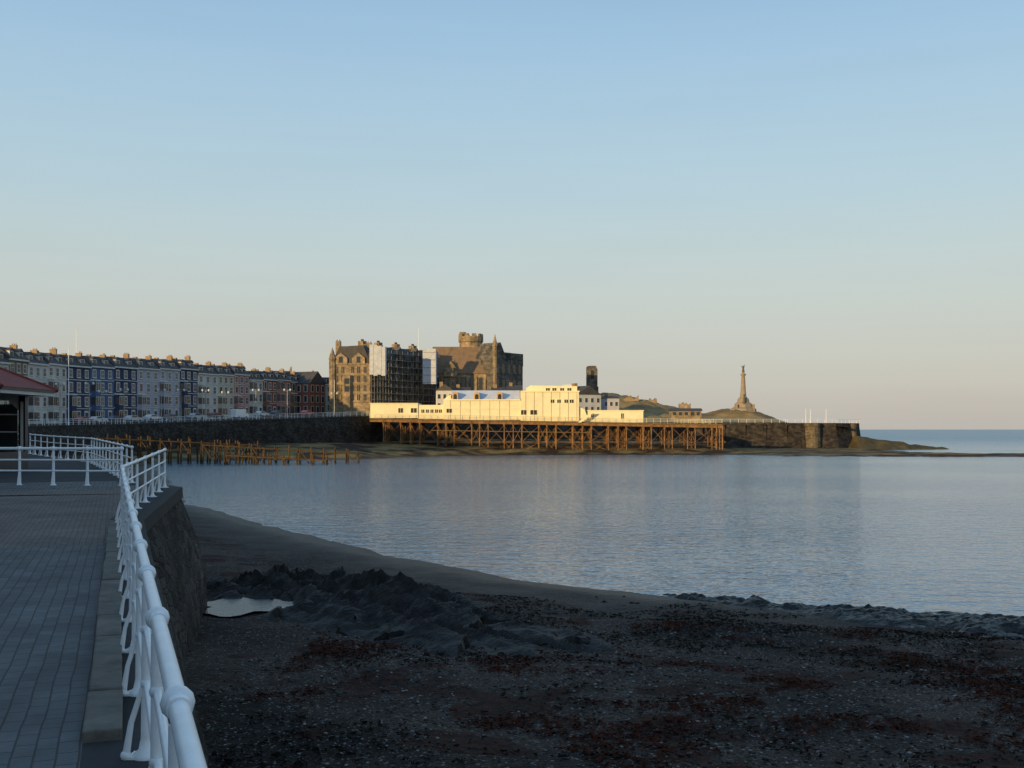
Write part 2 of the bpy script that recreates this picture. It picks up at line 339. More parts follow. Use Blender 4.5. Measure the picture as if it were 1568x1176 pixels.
# ------------------------------------------------------------ rocks, pebbles, weed
rockm=mat('slate_rock',(0.007,0.007,0.007),0.6,0.3,2.0,0.05,9,col2=(0.034,0.031,0.029),spec=0.12)
def outcrop(x,y):
    h=hterr(x,y)
    al=(x+5.6)*.64-(y-35.5)*.77; ac=(x+5.6)*.77+(y-35.5)*.64
    wob=fbm(x*.3,y*.3,3,17)*3
    m=np.exp(-((np.abs(al)/10.5)**4+(np.abs(ac+wob)/3.6)**4))
    m=m*(1-np.exp(-(((x-PX)/1.5)**2+((y-PY)/1.8)**2)))
    u=al; v=ac
    warp=fbm(u*0.35,v*0.5,3,31)*2.4
    saw=(v*0.42+warp)%1.0; saw2=(v*1.5+warp*1.6+fbm(u*1.2,v,2,41))%1.0; saw3=(v*4.1+warp*3)%1.0
    r=fbm(u*0.3,v*0.5,4,21)*1.7+saw*0.6+saw2*0.28+saw3*.08+fbm(x*1.5,y*1.5,4,51)*0.5
    pk=0.75+0.9*np.exp(-(((x+3.8)/2.6)**2+((y-38)/3)**2))+0.35*np.exp(-(((x+9)/2)**2+((y-40)/3)**2))
    return h-0.20+m*np.maximum(-.1,r+.05)*1.0*pk
grid_obj('rock_outcrop',np.arange(-15,3.8,0.085),np.arange(22.5,48,0.09),outcrop,rockm,False)
pool=MB(); pts=[]
for k in range(40):
    a=2*math.pi*k/40; r=1.25+0.25*math.sin(3*a+1)+0.18*math.sin(7*a)
    pts.append((PX+1.2*r*math.cos(a),PY+1.4*r*math.sin(a)*0.9,PZ))
pool.add(pts,[tuple(range(40))]); pool.obj('tide_pool',[mat('pool_water',(0.02,0.024,0.028),0.25,0.3,2,0.06,6,spec=0.35)])

def stones(name,n,xr,yr,smin,smax,mats,flat=0.6,power=2.0,cond=None):
    x=rng.uniform(*xr,n);y=rng.uniform(*yr,n); z=hterr(x,y); dn=fbm(x*.6,y*.6,3,23)
    base=[(math.cos(t),math.sin(t)) for t in np.linspace(0,2*math.pi,7)[:-1]]
    V=[];Fc=[];Mi=[]
    for i in range(n):
        if z[i]<0.15 or x[i]<0.9-0.345*y[i] or dn[i]<-0.12+random.random()*.1: continue
        s=smin+(smax-smin)*random.random()**power; a=random.random()*6.3; ca,sa=math.cos(a)*s,math.sin(a)*s; as_=random.uniform(.6,1)
        b=len(V); 
        for hz,rr in((-0.1,.8),(0.35,1.0),(0.8,.55)):
            for c,d in base:
                j=random.uniform(.82,1.15); px_,py_=c*rr*j,d*rr*as_*j
                V.append((x[i]+px_*ca-py_*sa,y[i]+px_*sa+py_*ca,z[i]+hz*s*flat*random.uniform(.85,1.15)))
        mi=random.choices(range(len(mats)),weights=[6,3,1.2][:len(mats)])[0]
        for k in range(2):
            for q in range(6): Fc.append((b+k*6+q,b+k*6+(q+1)%6,b+(k+1)*6+(q+1)%6,b+(k+1)*6+q));Mi.append(mi)
        Fc.append(tuple(b+12+q for q in range(6)));Mi.append(mi)
    me=bpy.data.meshes.new(name);me.from_pydata(V,[],Fc)
    for q in mats: me.materials.append(q)
    me.polygons.foreach_set('material_index',Mi);me.polygons.foreach_set('use_smooth',[True]*len(Fc));me.update()
    o=bpy.data.objects.new(name,me);S.collection.objects.link(o)
pb=[mat('pebble_dark',(0.022,0.019,0.018),0.7,0.4,5,spec=.12),mat('pebble_mid',(0.06,0.052,0.048),0.7,0.4,5,spec=.12),mat('pebble_pale',(0.22,0.21,0.20),0.7,0.3,5,spec=.15)]
stones('beach_pebbles',24000,(-6,16),(9,34),0.010,0.05,pb,power=2.0)
stones('beach_cobbles',450,(-8,22),(12,42),0.05,0.13,pb[:2],power=3,)
def weedclump(name,n,xr,yr,m_,ln=(0.06,0.2),thr=0.1,sc=0.5,sd=77):
    V=[];Fc=[]; x=rng.uniform(*xr,n);y=rng.uniform(*yr,n); k=fbm(x*sc,y*sc*1.4,5,sd)+rng.normal(0,.035,n); z=hterr(x,y)
    for i in range(n):
        if k[i]<thr or z[i]<0.05 or x[i]<0.9-0.345*y[i]: continue
        a=random.random()*6.3; l=random.uniform(*ln); w=random.uniform(.006,.03); b=len(V)
        px_,py_,pz_=x[i],y[i],z[i]+0.012
        for q in range(4):
            nx_,ny_=-math.sin(a)*w,math.cos(a)*w
            V.append((px_+nx_,py_+ny_,pz_+random.uniform(0,.05)));V.append((px_-nx_,py_-ny_,pz_+random.uniform(0,.05)))
            a+=random.uniform(-.8,.8);px_+=math.cos(a)*l/3;py_+=math.sin(a)*l/3
        for q in range(3): Fc.append((b+2*q,b+2*q+1,b+2*q+3,b+2*q+2))
    me=bpy.data.meshes.new(name);me.from_pydata(V,[],Fc);me.materials.append(m_);me.update()
    o=bpy.data.objects.new(name,me);S.collection.objects.link(o)
weedclump('seaweed',50000,(-5,18),(9,34),mat('red_seaweed',(0.05,0.014,0.008),0.8,0.6,3,spec=0.06),thr=0.10)
weedclump('seaweed',34000,(-5,26),(10,40),mat('brown_seaweed',(0.010,0.008,0.005),0.8,0.5,3,spec=0.06),thr=0.08,sc=0.33,sd=177)
def bank(x,y):
    ysh=np.interp(x,[0.4,6.9,17.5,30,60],[47.4,42.3,38,35,27])
    h=hterr(x,y); d=(ysh+1.3-y)
    wdt=np.clip((x-6)/8,0,1)*4.2+0.5
    m=np.clip(1-np.abs(d-wdt)/wdt,0,1)**0.5
    return h-0.08+m*(0.20+0.8*np.maximum(-0.3,fbm(x*.9,y*1.5,4,91))+0.25*fbm(x*5,y*5,2,93))
grid_obj('seaweed_bank',np.arange(5.5,34,0.11),np.arange(23.5,43.7,0.11),bank,mat('wet_seaweed',(0.004,0.0045,0.0045),0.42,0.4,1.5,0.05,9,col2=(0.013,0.013,0.009),spec=0.22),False)

# ------------------------------------------------------------ terraced houses
glass=mat('window_glass',(0.03,0.035,0.04),0.12,0.2,0.5,spec=0.6)
trim=mat('white_trim',(0.55,0.53,0.49),0.6,0.12,0.8)
slate=mat('slate_roof',(0.065,0.06,0.06),0.7,0.25,0.8,0.03,6)
brick=mat('chimney_brick',(0.26,0.18,0.10),0.85,0.3,2.0)
pot=mat('chimney_pot',(0.28,0.18,0.10),0.8,0.2,2)
door=mat('door_paint',(0.05,0.05,0.07),0.4,0.2,1)
WC={}
def wallmat(c):
    if c not in WC: WC[c]=mat('render_%d'%len(WC),c,0.8,0.15,0.5)
    return WC[c]
def house(org,yaw,w,eave,col,storeys=4,roofh=2.4,depth=10,dorm=True,bay=True,detail=True):
    b=MB(org,yaw); b.box(0,w-0.003,0,depth,-1,eave,0)
    b.prismx([(-0.35,eave),( -0.30,eave+0.12),(2.4,eave+roofh),(depth-2.4,eave+roofh),(depth,eave)],0.02,w-0.02,2)
    b.box(0.01,w-0.012,-0.42,-0.003,eave-0.35,eave-0.02,1)
    ch=random.uniform(.5,1.0)
    b.box(w-0.5,w-0.02,2.2,3.7,eave+0.8,eave+roofh+ch,3); b.box(w-0.55,w+0.03,2.14,3.76,eave+roofh+ch,eave+roofh+ch+.15,3)
    for k in range(random.randint(2,4)): b.cyl((w-0.27,2.4+k*0.37,eave+roofh+ch+.15),(w-0.27,2.4+k*0.37,eave+roofh+ch+.5),0.11,0.09,6,5)
    b.box(w-0.5,w-0.02,depth-3.6,depth-2.4,eave+0.8,eave+roofh+.8,3)
    fh=eave/storeys; nw=3 if w>6.5 else 2
    if not detail: nw=2
    for s in range(storeys):
        zc=s*fh+fh*0.2; hh=fh*0.58*(1.0 if s<storeys-1 else 0.85); ww=0.95 if s else 1.0
        for k in range(nw):
            cx=w*(k+0.5)/nw
            if s==0 and k==nw-1:
                b.box(cx-0.7,cx+0.7,-0.05,0.1,0.0,2.75,1); b.box(cx-0.5,cx+0.5,-0.07,0.1,0.05,2.35,6); continue
            if bay and s<3 and k==0: continue
            b.box(cx-ww/2-0.18,cx+ww/2+0.18,-0.07,0.1,zc-0.15,zc+hh+0.2,1)
            b.box(cx-ww/2,cx+ww/2,-0.09,0.1,zc,zc+hh,4)
            b.box(cx-ww/2,cx+ww/2,-0.12,0.0,zc+hh*.48,zc+hh*.53,1); b.box(cx-0.03,cx+0.03,-0.115,0.0,zc,zc+hh,1)
            b.box(cx-ww/2-0.22,cx+ww/2+0.22,-0.2,0.0,zc-0.24,zc-0.12,1)
        if s: b.box(0.012,w-0.014,-0.1,-0.002,s*fh-0.08,s*fh+0.08,1)
    if bay:
        cx=w*0.5/nw+0.1; bw=min(2.5,w/nw-0.1); top=fh*random.choice((2,3,3))-0.3
        poly=[(cx-bw/2,0.05),(cx-bw/2+0.5,-0.95),(cx+bw/2-0.5,-0.95),(cx+bw/2,0.05)]
        b.prismz(poly,-0.5,top,0); 
        b.prismz([(p[0]*1.0+(0.1 if p[0]>cx else -0.1),p[1]-0.12) for p in poly],top,top+0.25,1)
        for s in range(int(round((top+.3)/fh))):
            zc=s*fh+fh*0.22; hh=fh*0.55
            b.box(cx-bw/2+0.52,cx+bw/2-0.52,-1.0,-0.9,zc-0.12,zc+hh+0.12,1)
            b.box(cx-bw/2+0.62,cx+bw/2-0.62,-1.03,-0.9,zc,zc+hh,4); b.box(cx-0.04,cx+0.04,-1.05,-0.9,zc,zc+hh,1)
            for sg in(-1,1):
                x0=cx+sg*(bw/2-0.04);x1=cx+sg*(bw/2-0.46)
                p=[(x0,-0.05),(x1,-0.89)]; o=0.05*sg
                b.add([(p[0][0]+o,p[0][1]-.03,zc),(p[1][0]+o,p[1][1]-.03,zc),(p[1][0]+o,p[1][1]-.03,zc+hh),(p[0][0]+o,p[0][1]-.03,zc+hh)],[(0,1,2,3)],4)
        if top<fh*2.5:
            zc=2*fh+fh*.2; hh=fh*.58
            b.box(cx-.65,cx+.65,-0.07,0.1,zc-0.15,zc+hh+0.2,1); b.box(cx-.475,cx+.475,-0.09,0.1,zc,zc+hh,4)
    if dorm:
        nd=2 if w>6 else 1
        for k in range(nd):
            cx=w*(k+0.5)/nd-0.2
            b.box(cx-0.7,cx+0.7,0.35,2.4,eave+0.3,eave+1.65,1); b.box(cx-0.5,cx+0.5,0.31,0.5,eave+0.5,eave+1.45,4)
            b.prism([(cx-0.9,eave+1.66),(cx+0.9,eave+1.66),(cx,eave+2.3)],0.2,2.8,2)
    return b.obj('terraced_house',[wallmat(col),trim,slate,brick,glass,pot,door])
WHT=(0.50,0.49,0.46);CRM=(0.46,0.42,0.33);NAVY=(0.035,0.045,0.095);BLUE=(0.07,0.11,0.22);LIL=(0.36,0.36,0.42);PNK=(0.38,0.20,0.18);RED=(0.22,0.09,0.06);GRY=(0.3,0.3,0.3);GRN=(0.3,0.36,0.3);BRN=(0.2,0.14,0.09)
FAC=[(-104,200),(-99,248),(-84,292),(-62,345)]
FP=resample(FAC,0.5)
def place(start,specs):
    i=start
    for (w,ev,col,kw) in specs:
        j=i
        while j<len(FP)-1 and (FP[j]-FP[i]).length<w: j+=1
        a=FP[i];d=(FP[j]-a); wid=d.length
        if wid<2: break
        house((a.x,a.y,pz(a.y-8)+0.02),math.atan2(d.y,d.x),wid,ev,col,**kw); i=j
place(0,[(8,13.2,CRM,{}),(8,13.0,GRY,{}),(8,12.6,CRM,{}),(7,13.4,BRN,{}),(8,12.9,WHT,{}),(8,13.1,WHT,{}),(8,12.9,NAVY,{}),(8,12.9,BLUE,{}),(8.3,13.0,NAVY,{}),(8.3,12.9,LIL,{}),(8.3,12.9,LIL,{}),(7.5,13.0,NAVY,{}),
 (8.5,11.8,WHT,{}),(7,11.6,CRM,{}),(7,11.8,PNK,{'storeys':4}),(6.5,10.4,WHT,{'storeys':3}),(7,10.6,RED,{'storeys':3}),(7,10.6,PNK,{'storeys':3}),(6,10.2,BRN,{'storeys':3})])
# terrace continuing along the promenade beside and behind the viewpoint, with an unseen gap added to let sun reach the jetty and sand
near=[(38,-150),(-9,-60),(-22,0),(-36,36),(-64,80),(-94,140),(-104,200)]
NP=resample(near,0.5)
i=0;cc=[CRM,WHT,GRY,LIL,PNK,BRN,GRN]
while i<len(NP)-18:
    a=NP[i];bb=NP[i+16];d=bb-a
    if not(120<a.y<164): house((a.x,a.y,pz(a.y)),math.atan2(d.y,d.x),d.length,13.2+random.uniform(-.5,.7),random.choice(cc),detail=False,bay=False,dorm=False,roofh=3.2)
    i+=16
for (px,d,w,top,c) in[(15,275,12,541,BRN),(350,330,9,563,CRM),(425,350,9,566,GRY),(455,362,11,570,RED),(492,372,10,576,CRM)]:
    zt=Z(top,d); house((X(px,d)-w/2,d,9),0.25,w,zt-9-2.6,c,bay=False,detail=False)
t=MB((X(470,340),340,pz(300)),1.1)
t.box(-4,4,-4,4,-1,10.3,0); t.prism([(-4.2,10.3),(4.2,10.3),(0,14)],-4.2,4.2,2)
for s in range(3):
    for sx in(-2.6,0,2.6):
        t.box(sx-.7,sx+.7,-4.08,-3.9,1.2+s*3.2,3.4+s*3.2,1); t.box(sx-.5,sx+.5,-4.12,-3.9,1.35+s*3.2,3.25+s*3.2,3)
        t.box(-4.08,-3.9,sx-.7,sx+.7,1.2+s*3.2,3.4+s*3.2,1); t.box(-4.12,-3.9,sx-.5,sx+.5,1.35+s*3.2,3.25+s*3.2,3)
t.obj('brick_corner_house',[wallmat(RED),trim,slate,glass])

# ------------------------------------------------------------ Old College
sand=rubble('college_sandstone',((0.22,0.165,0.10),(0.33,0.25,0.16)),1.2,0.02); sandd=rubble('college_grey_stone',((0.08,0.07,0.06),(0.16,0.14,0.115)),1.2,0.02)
rooft=mat('brown_tile_roof',(0.19,0.125,0.075),0.8,0.2,0.7); 
oc=MB(); D=325; mats_oc=[sand,trim,slate,sandd,glass,rooft]
z0=9; xa,xb=X(509,D),X(567,D); ev=Z(556,D)
oc.box(xa,xb,D,D+12,z0,ev,0)
oc.prism([(xa-.2,ev),(xb+.2,ev),(xb-2,Z(530,D)),(xa+2,Z(530,D))],D+.3,D+11.7,2)
for c in(522,549):
    cx=X(c,D); oc.prism([(cx-1.9,ev-0.4),(cx+1.9,ev-0.4),(cx+1.9,ev+1.5),(cx,Z(540,D)),(cx-1.9,ev+1.5)],D-.25,D+4,0); oc.box(cx-.55,cx+.55,D-.32,D,ev+.1,ev+1.9,4)
for s,py in enumerate((566,580,594,608)):
    zz=Z(py+5,D)
    oc.box(xa-.15,xb+.15,D-.18,D-.01,zz-0.65,zz-0.4,0)
    for c in(516,525,540,549,559):
        cx=X(c,D); oc.box(cx-.62,cx+.62,D-.06,D+.1,zz-.1,zz+2.0,0); oc.box(cx-.42,cx+.42,D-.09,D+.1,zz,zz+1.8,4)
        oc.box(cx-.06,cx+.06,D-.13,D,zz,zz+1.8,0)
oc.lathe((xa,D,z0),[(1.0,0),(1.0,ev-z0+1),(1.15,ev-z0+1.2),(0.05,ev-z0+4.6)],8,0,False)
bx=X(532,D); oc.prismz([(bx-1.6,D),(bx-.9,D-1.1),(bx+.9,D-1.1),(bx+1.6,D)],z0,Z(575,D),0)
for py in(600,588): oc.box(bx-.7,bx+.7,D-1.16,D-1,Z(py,D),Z(py,D)+1.6,4)
for c,tp in((515,521),(563,524),(556,526)):
    cx=X(c,D); oc.box(cx-.7,cx+.7,D+3,D+5,ev,Z(tp,D),0); 
    for k in(-.4,.4): oc.cyl((cx+k,D+4,Z(tp,D)),(cx+k,D+4,Z(tp,D)+.5),.2,.15,6,5)
A=Vector((X(567,D),D));B=Vector((X(668,350),350)); d=B-A; LW=d.length; yw=math.atan2(d.y,d.x)
base_M=oc.M; oc.M=Matrix.Translation((A.x,A.y,0))@Matrix.Rotation(yw,4,'Z')
evb=27.4
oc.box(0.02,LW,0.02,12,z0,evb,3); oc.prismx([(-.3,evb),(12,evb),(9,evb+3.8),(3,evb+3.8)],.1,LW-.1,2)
for gx in(5,13,21,27.5):
    oc.prism([(gx-2.1,evb-.5),(gx+2.1,evb-.5),(gx+2.1,evb+1),(gx,evb+4.0),(gx-2.1,evb+1)],-.3,4,3); oc.box(gx-.6,gx+.6,-.36,0,evb-.2,evb+1.6,4)
for s in range(5):
    zz=z0+2+s*3.5
    oc.box(0.1,LW-.1,-.15,0,zz-.8,zz-.5,3)
    for k in range(12):
        cx=1.5+k*2.42; oc.box(cx-.7,cx+.7,-.06,.1,zz-.15,zz+2.2,3); oc.box(cx-.5,cx+.5,-.09,.1,zz,zz+2,4)
for gx in(2,9,17,25): 
    oc.box(gx-.8,gx+.8,4,6,evb+2,evb+5.2,0)
    for k in(-.45,0,.45): oc.cyl((gx+k,5,evb+5.2),(gx+k,5,evb+5.8),.2,.15,6,5)
oc.M=base_M
D3=352; xh0,xh1=X(662,D3),X(758,D3); eh=Z(572,D3)
oc.box(xh0,xh1,D3,D3+14,z0,eh,0); oc.prismx([(D3-.4,eh),(D3+14.4,eh),(D3+9,Z(529,D3)),(D3+5.5,Z(529,D3))],xh0-.3,xh1+.3,5)
for k in range(7):
    cx=xh0+1.6+k*2.75; oc.box(cx-.75,cx+.75,D3-.07,D3+.1,eh-5.2,eh-1.2,3); oc.box(cx-.5,cx+.5,D3-.1,D3+.1,eh-5,eh-1.4,4); oc.prismx([(D3-1.0,z0),(D3-.01,z0),(D3-.01,eh-.5),(D3-.3,eh-1.2)],cx+1.15,cx+1.6,0)
oc.prism([(X(690,D3)-2.2,eh-1),(X(690,D3)+2.2,eh-1),(X(690,D3)+2.2,eh+1.2),(X(690,D3),eh+4),(X(690,D3)-2.2,eh+1.2)],D3-.6,D3+5,0)
A2=Vector((X(757,D3),D3-2)); oc.M=Matrix.Translation((A2.x,A2.y,0))@Matrix.Rotation(0.92,4,'Z')
gh=Z(549,D3)
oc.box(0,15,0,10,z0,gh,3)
oc.prismx([(-.2,gh),(10.2,gh),(5,gh+2.7)],6.5,15,2)
oc.prism([(0,gh),(6.4,gh),(3.2,Z(524,D3))],-.05,8,3)
oc.box(8.4,15.1,-.1,9.8,gh-2,Z(539,D3),3)
for k in range(5):
    cx=1.6+k*2.9
    for zz in(gh-4.6,gh-9.5,gh-14): oc.box(cx-.7,cx+.7,-.14,.1,zz,zz+2.8,0);oc.box(cx-.48,cx+.48,-.17,.1,zz+.15,zz+2.65,4)
oc.lathe((0.6,0.2,z0),[(.75,0),(.7,gh-z0+3.6),(.9,gh-z0+3.8),(0.05,gh-z0+7.6)],8,0,False)
oc.M=base_M
D4=362; cx=X(721,D4); r=(X(740,D4)-X(702,D4))/2; tz=Z(516,D4)
oc.lathe((cx,D4,z0),[(r*.92,0),(r*.92,tz-z0-2),(r,tz-z0-1.6),(r,tz-z0)],20,0,False)
for k in range(10):
    a=2*math.pi*k/10; c=Vector((cx+math.cos(a)*(r-.3),D4+math.sin(a)*(r-.3)))
    oc.M=Matrix.Translation((c.x,c.y,tz-.01))@Matrix.Rotation(a,4,'Z'); oc.box(-.25,.25,-.7,.7,0,0.9,0)
oc.M=base_M
oc.lathe((cx-2.6,D4-1,tz),[(1.1,0),(1.1,1.4),(.9,1.5)],10,0,False)
oc.obj('stone_college_building',mats_oc)
sc=MB((A.x,A.y,0),yw); sm_=mat('scaffold_steel',(0.25,0.24,0.22),0.5,0.2,1,metal=0.3); sh=mat('white_sheeting',(0.45,0.47,0.51),0.6,0.15,1,0.1,1.5)
for k in range(13):
    for yy in(-1.6,-.5): sc.cyl((k*2.5,yy,z0),(k*2.5,yy,evb+2.5),.06,.06,4)
for s in range(11):
    for yy in(-1.6,-.5): sc.cyl((0,yy,z0+s*2),(30,yy,z0+s*2),.05,.05,4)
    sc.box(0,30,-1.5,-.6,z0+s*2+.06,z0+s*2+.12,0)
for k in range(0,12,2): sc.cyl((k*2.5,-1.66,z0+2),(k*2.5+2.5,-1.66,z0+8),.05,.05,4); sc.cyl((k*2.5+2.5,-1.66,z0+9),(k*2.5,-1.66,z0+16),.05,.05,4)
sc.obj('scaffolding',[sm_])
sh_=MB(); zb,zt=Z(574,324),Z(528,324)
for k in range(4):
    sh_.box(X(566,323)+k*1.15,X(566,323)+k*1.15+1.13,322.6+0.08*(k%2),322.75+0.08*(k%2),zb-.3*(k%2),zt-.2*k,0)
sh_.box(X(566,323)+4.6,X(566,323)+4.7,322.8,325,zb,zt-.6,0)
sh_.box(X(648,340),X(668,340),338,338.2,Z(588,338),Z(534,338),0); sh_.box(X(668,340)+.01,X(668,340)+.1,338.2,342,Z(588,338),Z(536,338),0)
for k in range(5): sh_.box(X(648,340)-.1,X(668,340)+.1,337.9,338-.004,Z(586,338)+k*2.3,Z(586,338)+k*2.3+.12,1)
sh_.obj('scaffold_sheeting',[sh,sm_])

# ------------------------------------------------------------ houses and buildings by the castle
def bld(name,px0,px1,d,pb_,pt_,ridge,wc,rc,depth=9,nw=4,rows=2,gable=False,yaw=0):
    b=MB((X(px0,d),d,0),yaw); w=X(px1,d)-X(px0,d); zb,ze,zr=Z(pb_,d),Z(pt_,d),Z(ridge,d)
    b.box(0,w,0,depth,min(zb,8),ze,0)
    if gable: b.prism([(-.2,ze),(w+.2,ze),(w/2,zr)],-.15,depth,1)
    else: b.prismx([(-.3,ze),(depth+.3,ze),(depth/2,zr)],-.1,w+.1,1)
    for r in range(rows):
        for k in range(nw):
            cx=w*(k+.5)/nw; zz=ze-1.0-1.5-(r*2.7); b.box(cx-.55,cx+.55,-.05,.1,zz,zz+1.5,3);b.box(cx-.42,cx+.42,-.08,.1,zz+.1,zz+1.4,2)
    b.box(w*.15,w*.15+1,depth*.4,depth*.6,ze,zr+.8,4)
    b.obj(name,[wc,rc,glass,trim,brick])
bld('white_town_house',668,694,330,625,598,588,wallmat(WHT),slate,gable=True,nw=3,rows=3)
bld('white_town_house',694,720,334,625,600,592,wallmat(WHT),slate,nw=3,rows=2)
bld('white_town_house',884,927,345,640,604,590,wallmat(WHT),slate,gable=True,nw=4,rows=2,yaw=0.5)
bld('white_town_house',924,948,352,640,610,606,wallmat(LIL),slate,nw=3,rows=2)
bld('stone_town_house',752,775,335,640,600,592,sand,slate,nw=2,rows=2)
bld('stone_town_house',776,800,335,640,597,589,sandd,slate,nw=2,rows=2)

# ------------------------------------------------------------ castle headland
green=mat('headland_grass',(0.14,0.095,0.045),0.9,0.4,0.12,0.3,0.6,col2=(0.34,0.25,0.12),spec=.1)
hw=[(-40,322),(-22,322),(10,331),(58,338),(84,341),(101,346),(112,358),(113,372),(95,400),(60,520),(-40,520),(-60,340)]
hs=rubble('headland_wall_stone',((0.03,0.025,0.022),(0.075,0.062,0.05)),0.8,0.05)
hm=MB(); n=len(hw)
def off(p,c=(30,430),o=1.2):
    v=(Vector(p)-Vector(c)).normalized(); return (p[0]+v.x*o,p[1]+v.y*o)
for i in range(n):
    a,b=hw[i],hw[(i+1)%n]; ao,bo=off(a),off(b); za=8.4
    hm.add([(ao[0],ao[1],-1),(bo[0],bo[1],-1),(b[0],b[1],za-1),(a[0],a[1],za-1)],[(0,1,2,3)],0)
    hm.add([(a[0],a[1],za-1),(b[0],b[1],za-1),(b[0],b[1],za),(a[0],a[1],za)],[(0,1,2,3)],0)
hm.add([(p[0],p[1],8.0) for p in hw],[tuple(range(n))],1)
for (px,dd,rr) in((1241,345,2.6),(1302,356,1.6)):
    hm.lathe((X(px,dd),dd-1,-1),[(rr*1.12,0),(rr,8.3),(rr*1.08,8.4),(rr*1.08,9.3)],18,2,False)
for k in range(5):
    t_=k/4; p=Vector(hw[3]).lerp(Vector(hw[4]),t_); hm.box(p.x-.3,p.x+.3,p.y-.6,p.y+.2,-1,7.9,0)
hm.obj('castle_point_sea_wall',[hs,asph,rubble('bastion_stone',((0.10,0.08,0.055),(0.17,0.135,0.09)),0.9,0.03)])
hr=[tuple(Vector(p)) for p in hw[2:8]]; 
railing('headland_railing',hr,lambda y:8.4,sp=2.6,near=False)
def hill(x,y):
    h=7.6+9.2*np.exp(-(((x-42)/23)**2+((y-400)/30)**2))+5.6*np.exp(-(((x-82)/12)**2+((y-394)/16)**2))+8*np.exp(-(((x-12)/26)**2+((y-420)/30)**2))
    h=h+fbm(x*0.06,y*0.06,4,71)*4.0*np.clip((h-8)/4,0,1)+fbm(x*0.3,y*0.3,3,72)*2.4*np.clip((h-8)/4,0,1)
    e=np.clip(1-(np.maximum(0,(x-98))/8),0,1); return h*e+7*(1-e)
grid_obj('castle_hill',np.arange(-20,108,1.0),np.arange(345,480,1.5),hill,green)
rt=MB(); dR=400; rx0,rx1=X(899,dR),X(915,dR)
rt.prism([(rx0,12),(rx1,12),(rx1,Z(566,dR)),(rx1-.6,Z(560,dR)),(rx0+.9,Z(560,dR)),(rx0,Z(561,dR))],dR,dR+5,0)
rt.box(rx0+1.3,rx0+2.4,dR-.05,dR+.1,Z(580,dR),Z(567,dR),1)
rt.box(rx0-.3,rx1+.3,dR-.4,dR+5.3,12,Z(592,dR),0)
rt.obj('castle_ruin_tower',[sandd,asph],0.1)
for (a,b,t0,dd) in((955,978,609,388),(985,1006,613,390),(1040,1058,618,392)):
    r_=MB(); xs_=[X(a,dd)+(X(b,dd)-X(a,dd))*k/8 for k in range(9)]
    top=[(x_,Z(t0,dd)+random.uniform(-.8,.9)) for x_ in xs_]
    r_.prism([(xs_[0],8),(xs_[-1],8)]+top[::-1],dd,dd+1.6,0); r_.obj('castle_ruin_wall',[sand])
sb=MB(); dd=352; sb.box(X(1028,dd),X(1074,dd),dd,dd+5,8,Z(629,dd),0); sb.prismx([(dd-.4,Z(629,dd)),(dd+5.4,Z(629,dd)),(dd+2.5,Z(625,dd))],X(1026,dd),X(1076,dd),1)
for k in range(5): c=X(1033+k*9,dd); sb.box(c-.5,c+.5,dd-.05,dd+.1,Z(636,dd),Z(631,dd),2)
sb.obj('castle_point_shelter',[sand,slate,glass])
wm_=MB(); dM=392; cx=X(1138,dM); cy=dM; g=Z(627,dM)
memo=mat('memorial_stone',(0.26,0.21,0.15),0.8,0.2,0.8)
wm_.lathe((cx,cy,g-3),[(5.0,0),(4.6,3.2),(3.4,3.8),(3.0,5.0),(2.2,5.6),(2.0,6.6),(1.25,7.4)],8,0,False)
wm_.lathe((cx,cy,g+4.4),[(1.15,0),(0.95,1.8),(0.75,5.5),(0.6,7.4),(1.0,7.8),(1.0,8.1),(0.5,8.3),(0.45,8.8)],12,0)
zt=g+13.1
wm_.lathe((cx,cy,zt),[(0.42,0),(0.5,.5),(0.3,1.2),(0.38,1.7),(0.14,2.0)],10,1); wm_.ball((cx,cy,zt+2.2),.24,8,1); 
wm_.cyl((cx+.3,cy,zt+1.7),(cx+.55,cy,zt+2.8),.1,.07,6,1); wm_.cyl((cx-.3,cy,zt+1.7),(cx-.75,cy,zt+2.4),.1,.07,6,1)
wm_.lathe((cx-.2,cy-2.6,g+1.8),[(0.5,0),(0.45,1.2),(0.3,2.4),(0.12,3.0)],8,1); wm_.ball((cx-.2,cy-2.6,g+5.0),.3,8,1)
for a in(-3,3): wm_.box(cx+a-.4,cx+a+.4,cy-3.4,cy-2.6,g-1,g+1.8,0)
wm_.obj('war_memorial',[memo,mat('bronze',(0.10,0.09,0.06),0.5,0.3,2,metal=0.4)])
def ptrock(x,y):
    t_=np.clip((x-106)/36,0,1); yc=354+t_*4
    m=np.exp(-((y-yc)/(9-5*t_))**2)*np.clip((x-104)/5,0,1)*np.clip((146-x)/8,0,1)
    return -1.2+m*(4.2*(1-t_)+1.5+fbm(x*.2,y*.2,4,14)*2.6)
grid_obj('rocky_point',np.arange(102,150,0.7),np.arange(338,375,0.7),ptrock,mat('point_rock',(0.05,0.04,0.025),0.8,0.4,0.3,0.2,1,col2=(0.12,0.095,0.045),spec=.1),False)
def reef(x,y):
    h=hterr(x,y); s=np.clip(1-np.abs((y-(264-(x-60)*0.03))/8),0,1)*np.clip((x-40)/20,0,1); return h-.3+s*(.45+fbm(x*.25,y*.5,4,33)*1.3)
grid_obj('rocky_reef',np.arange(40,260,0.9),np.arange(248,296,0.9),reef,mat('reef_rock',(0.025,0.016,0.011),0.8,0.4,0.4,0.15,1.5,col2=(0.08,0.048,0.028),spec=.1),False)

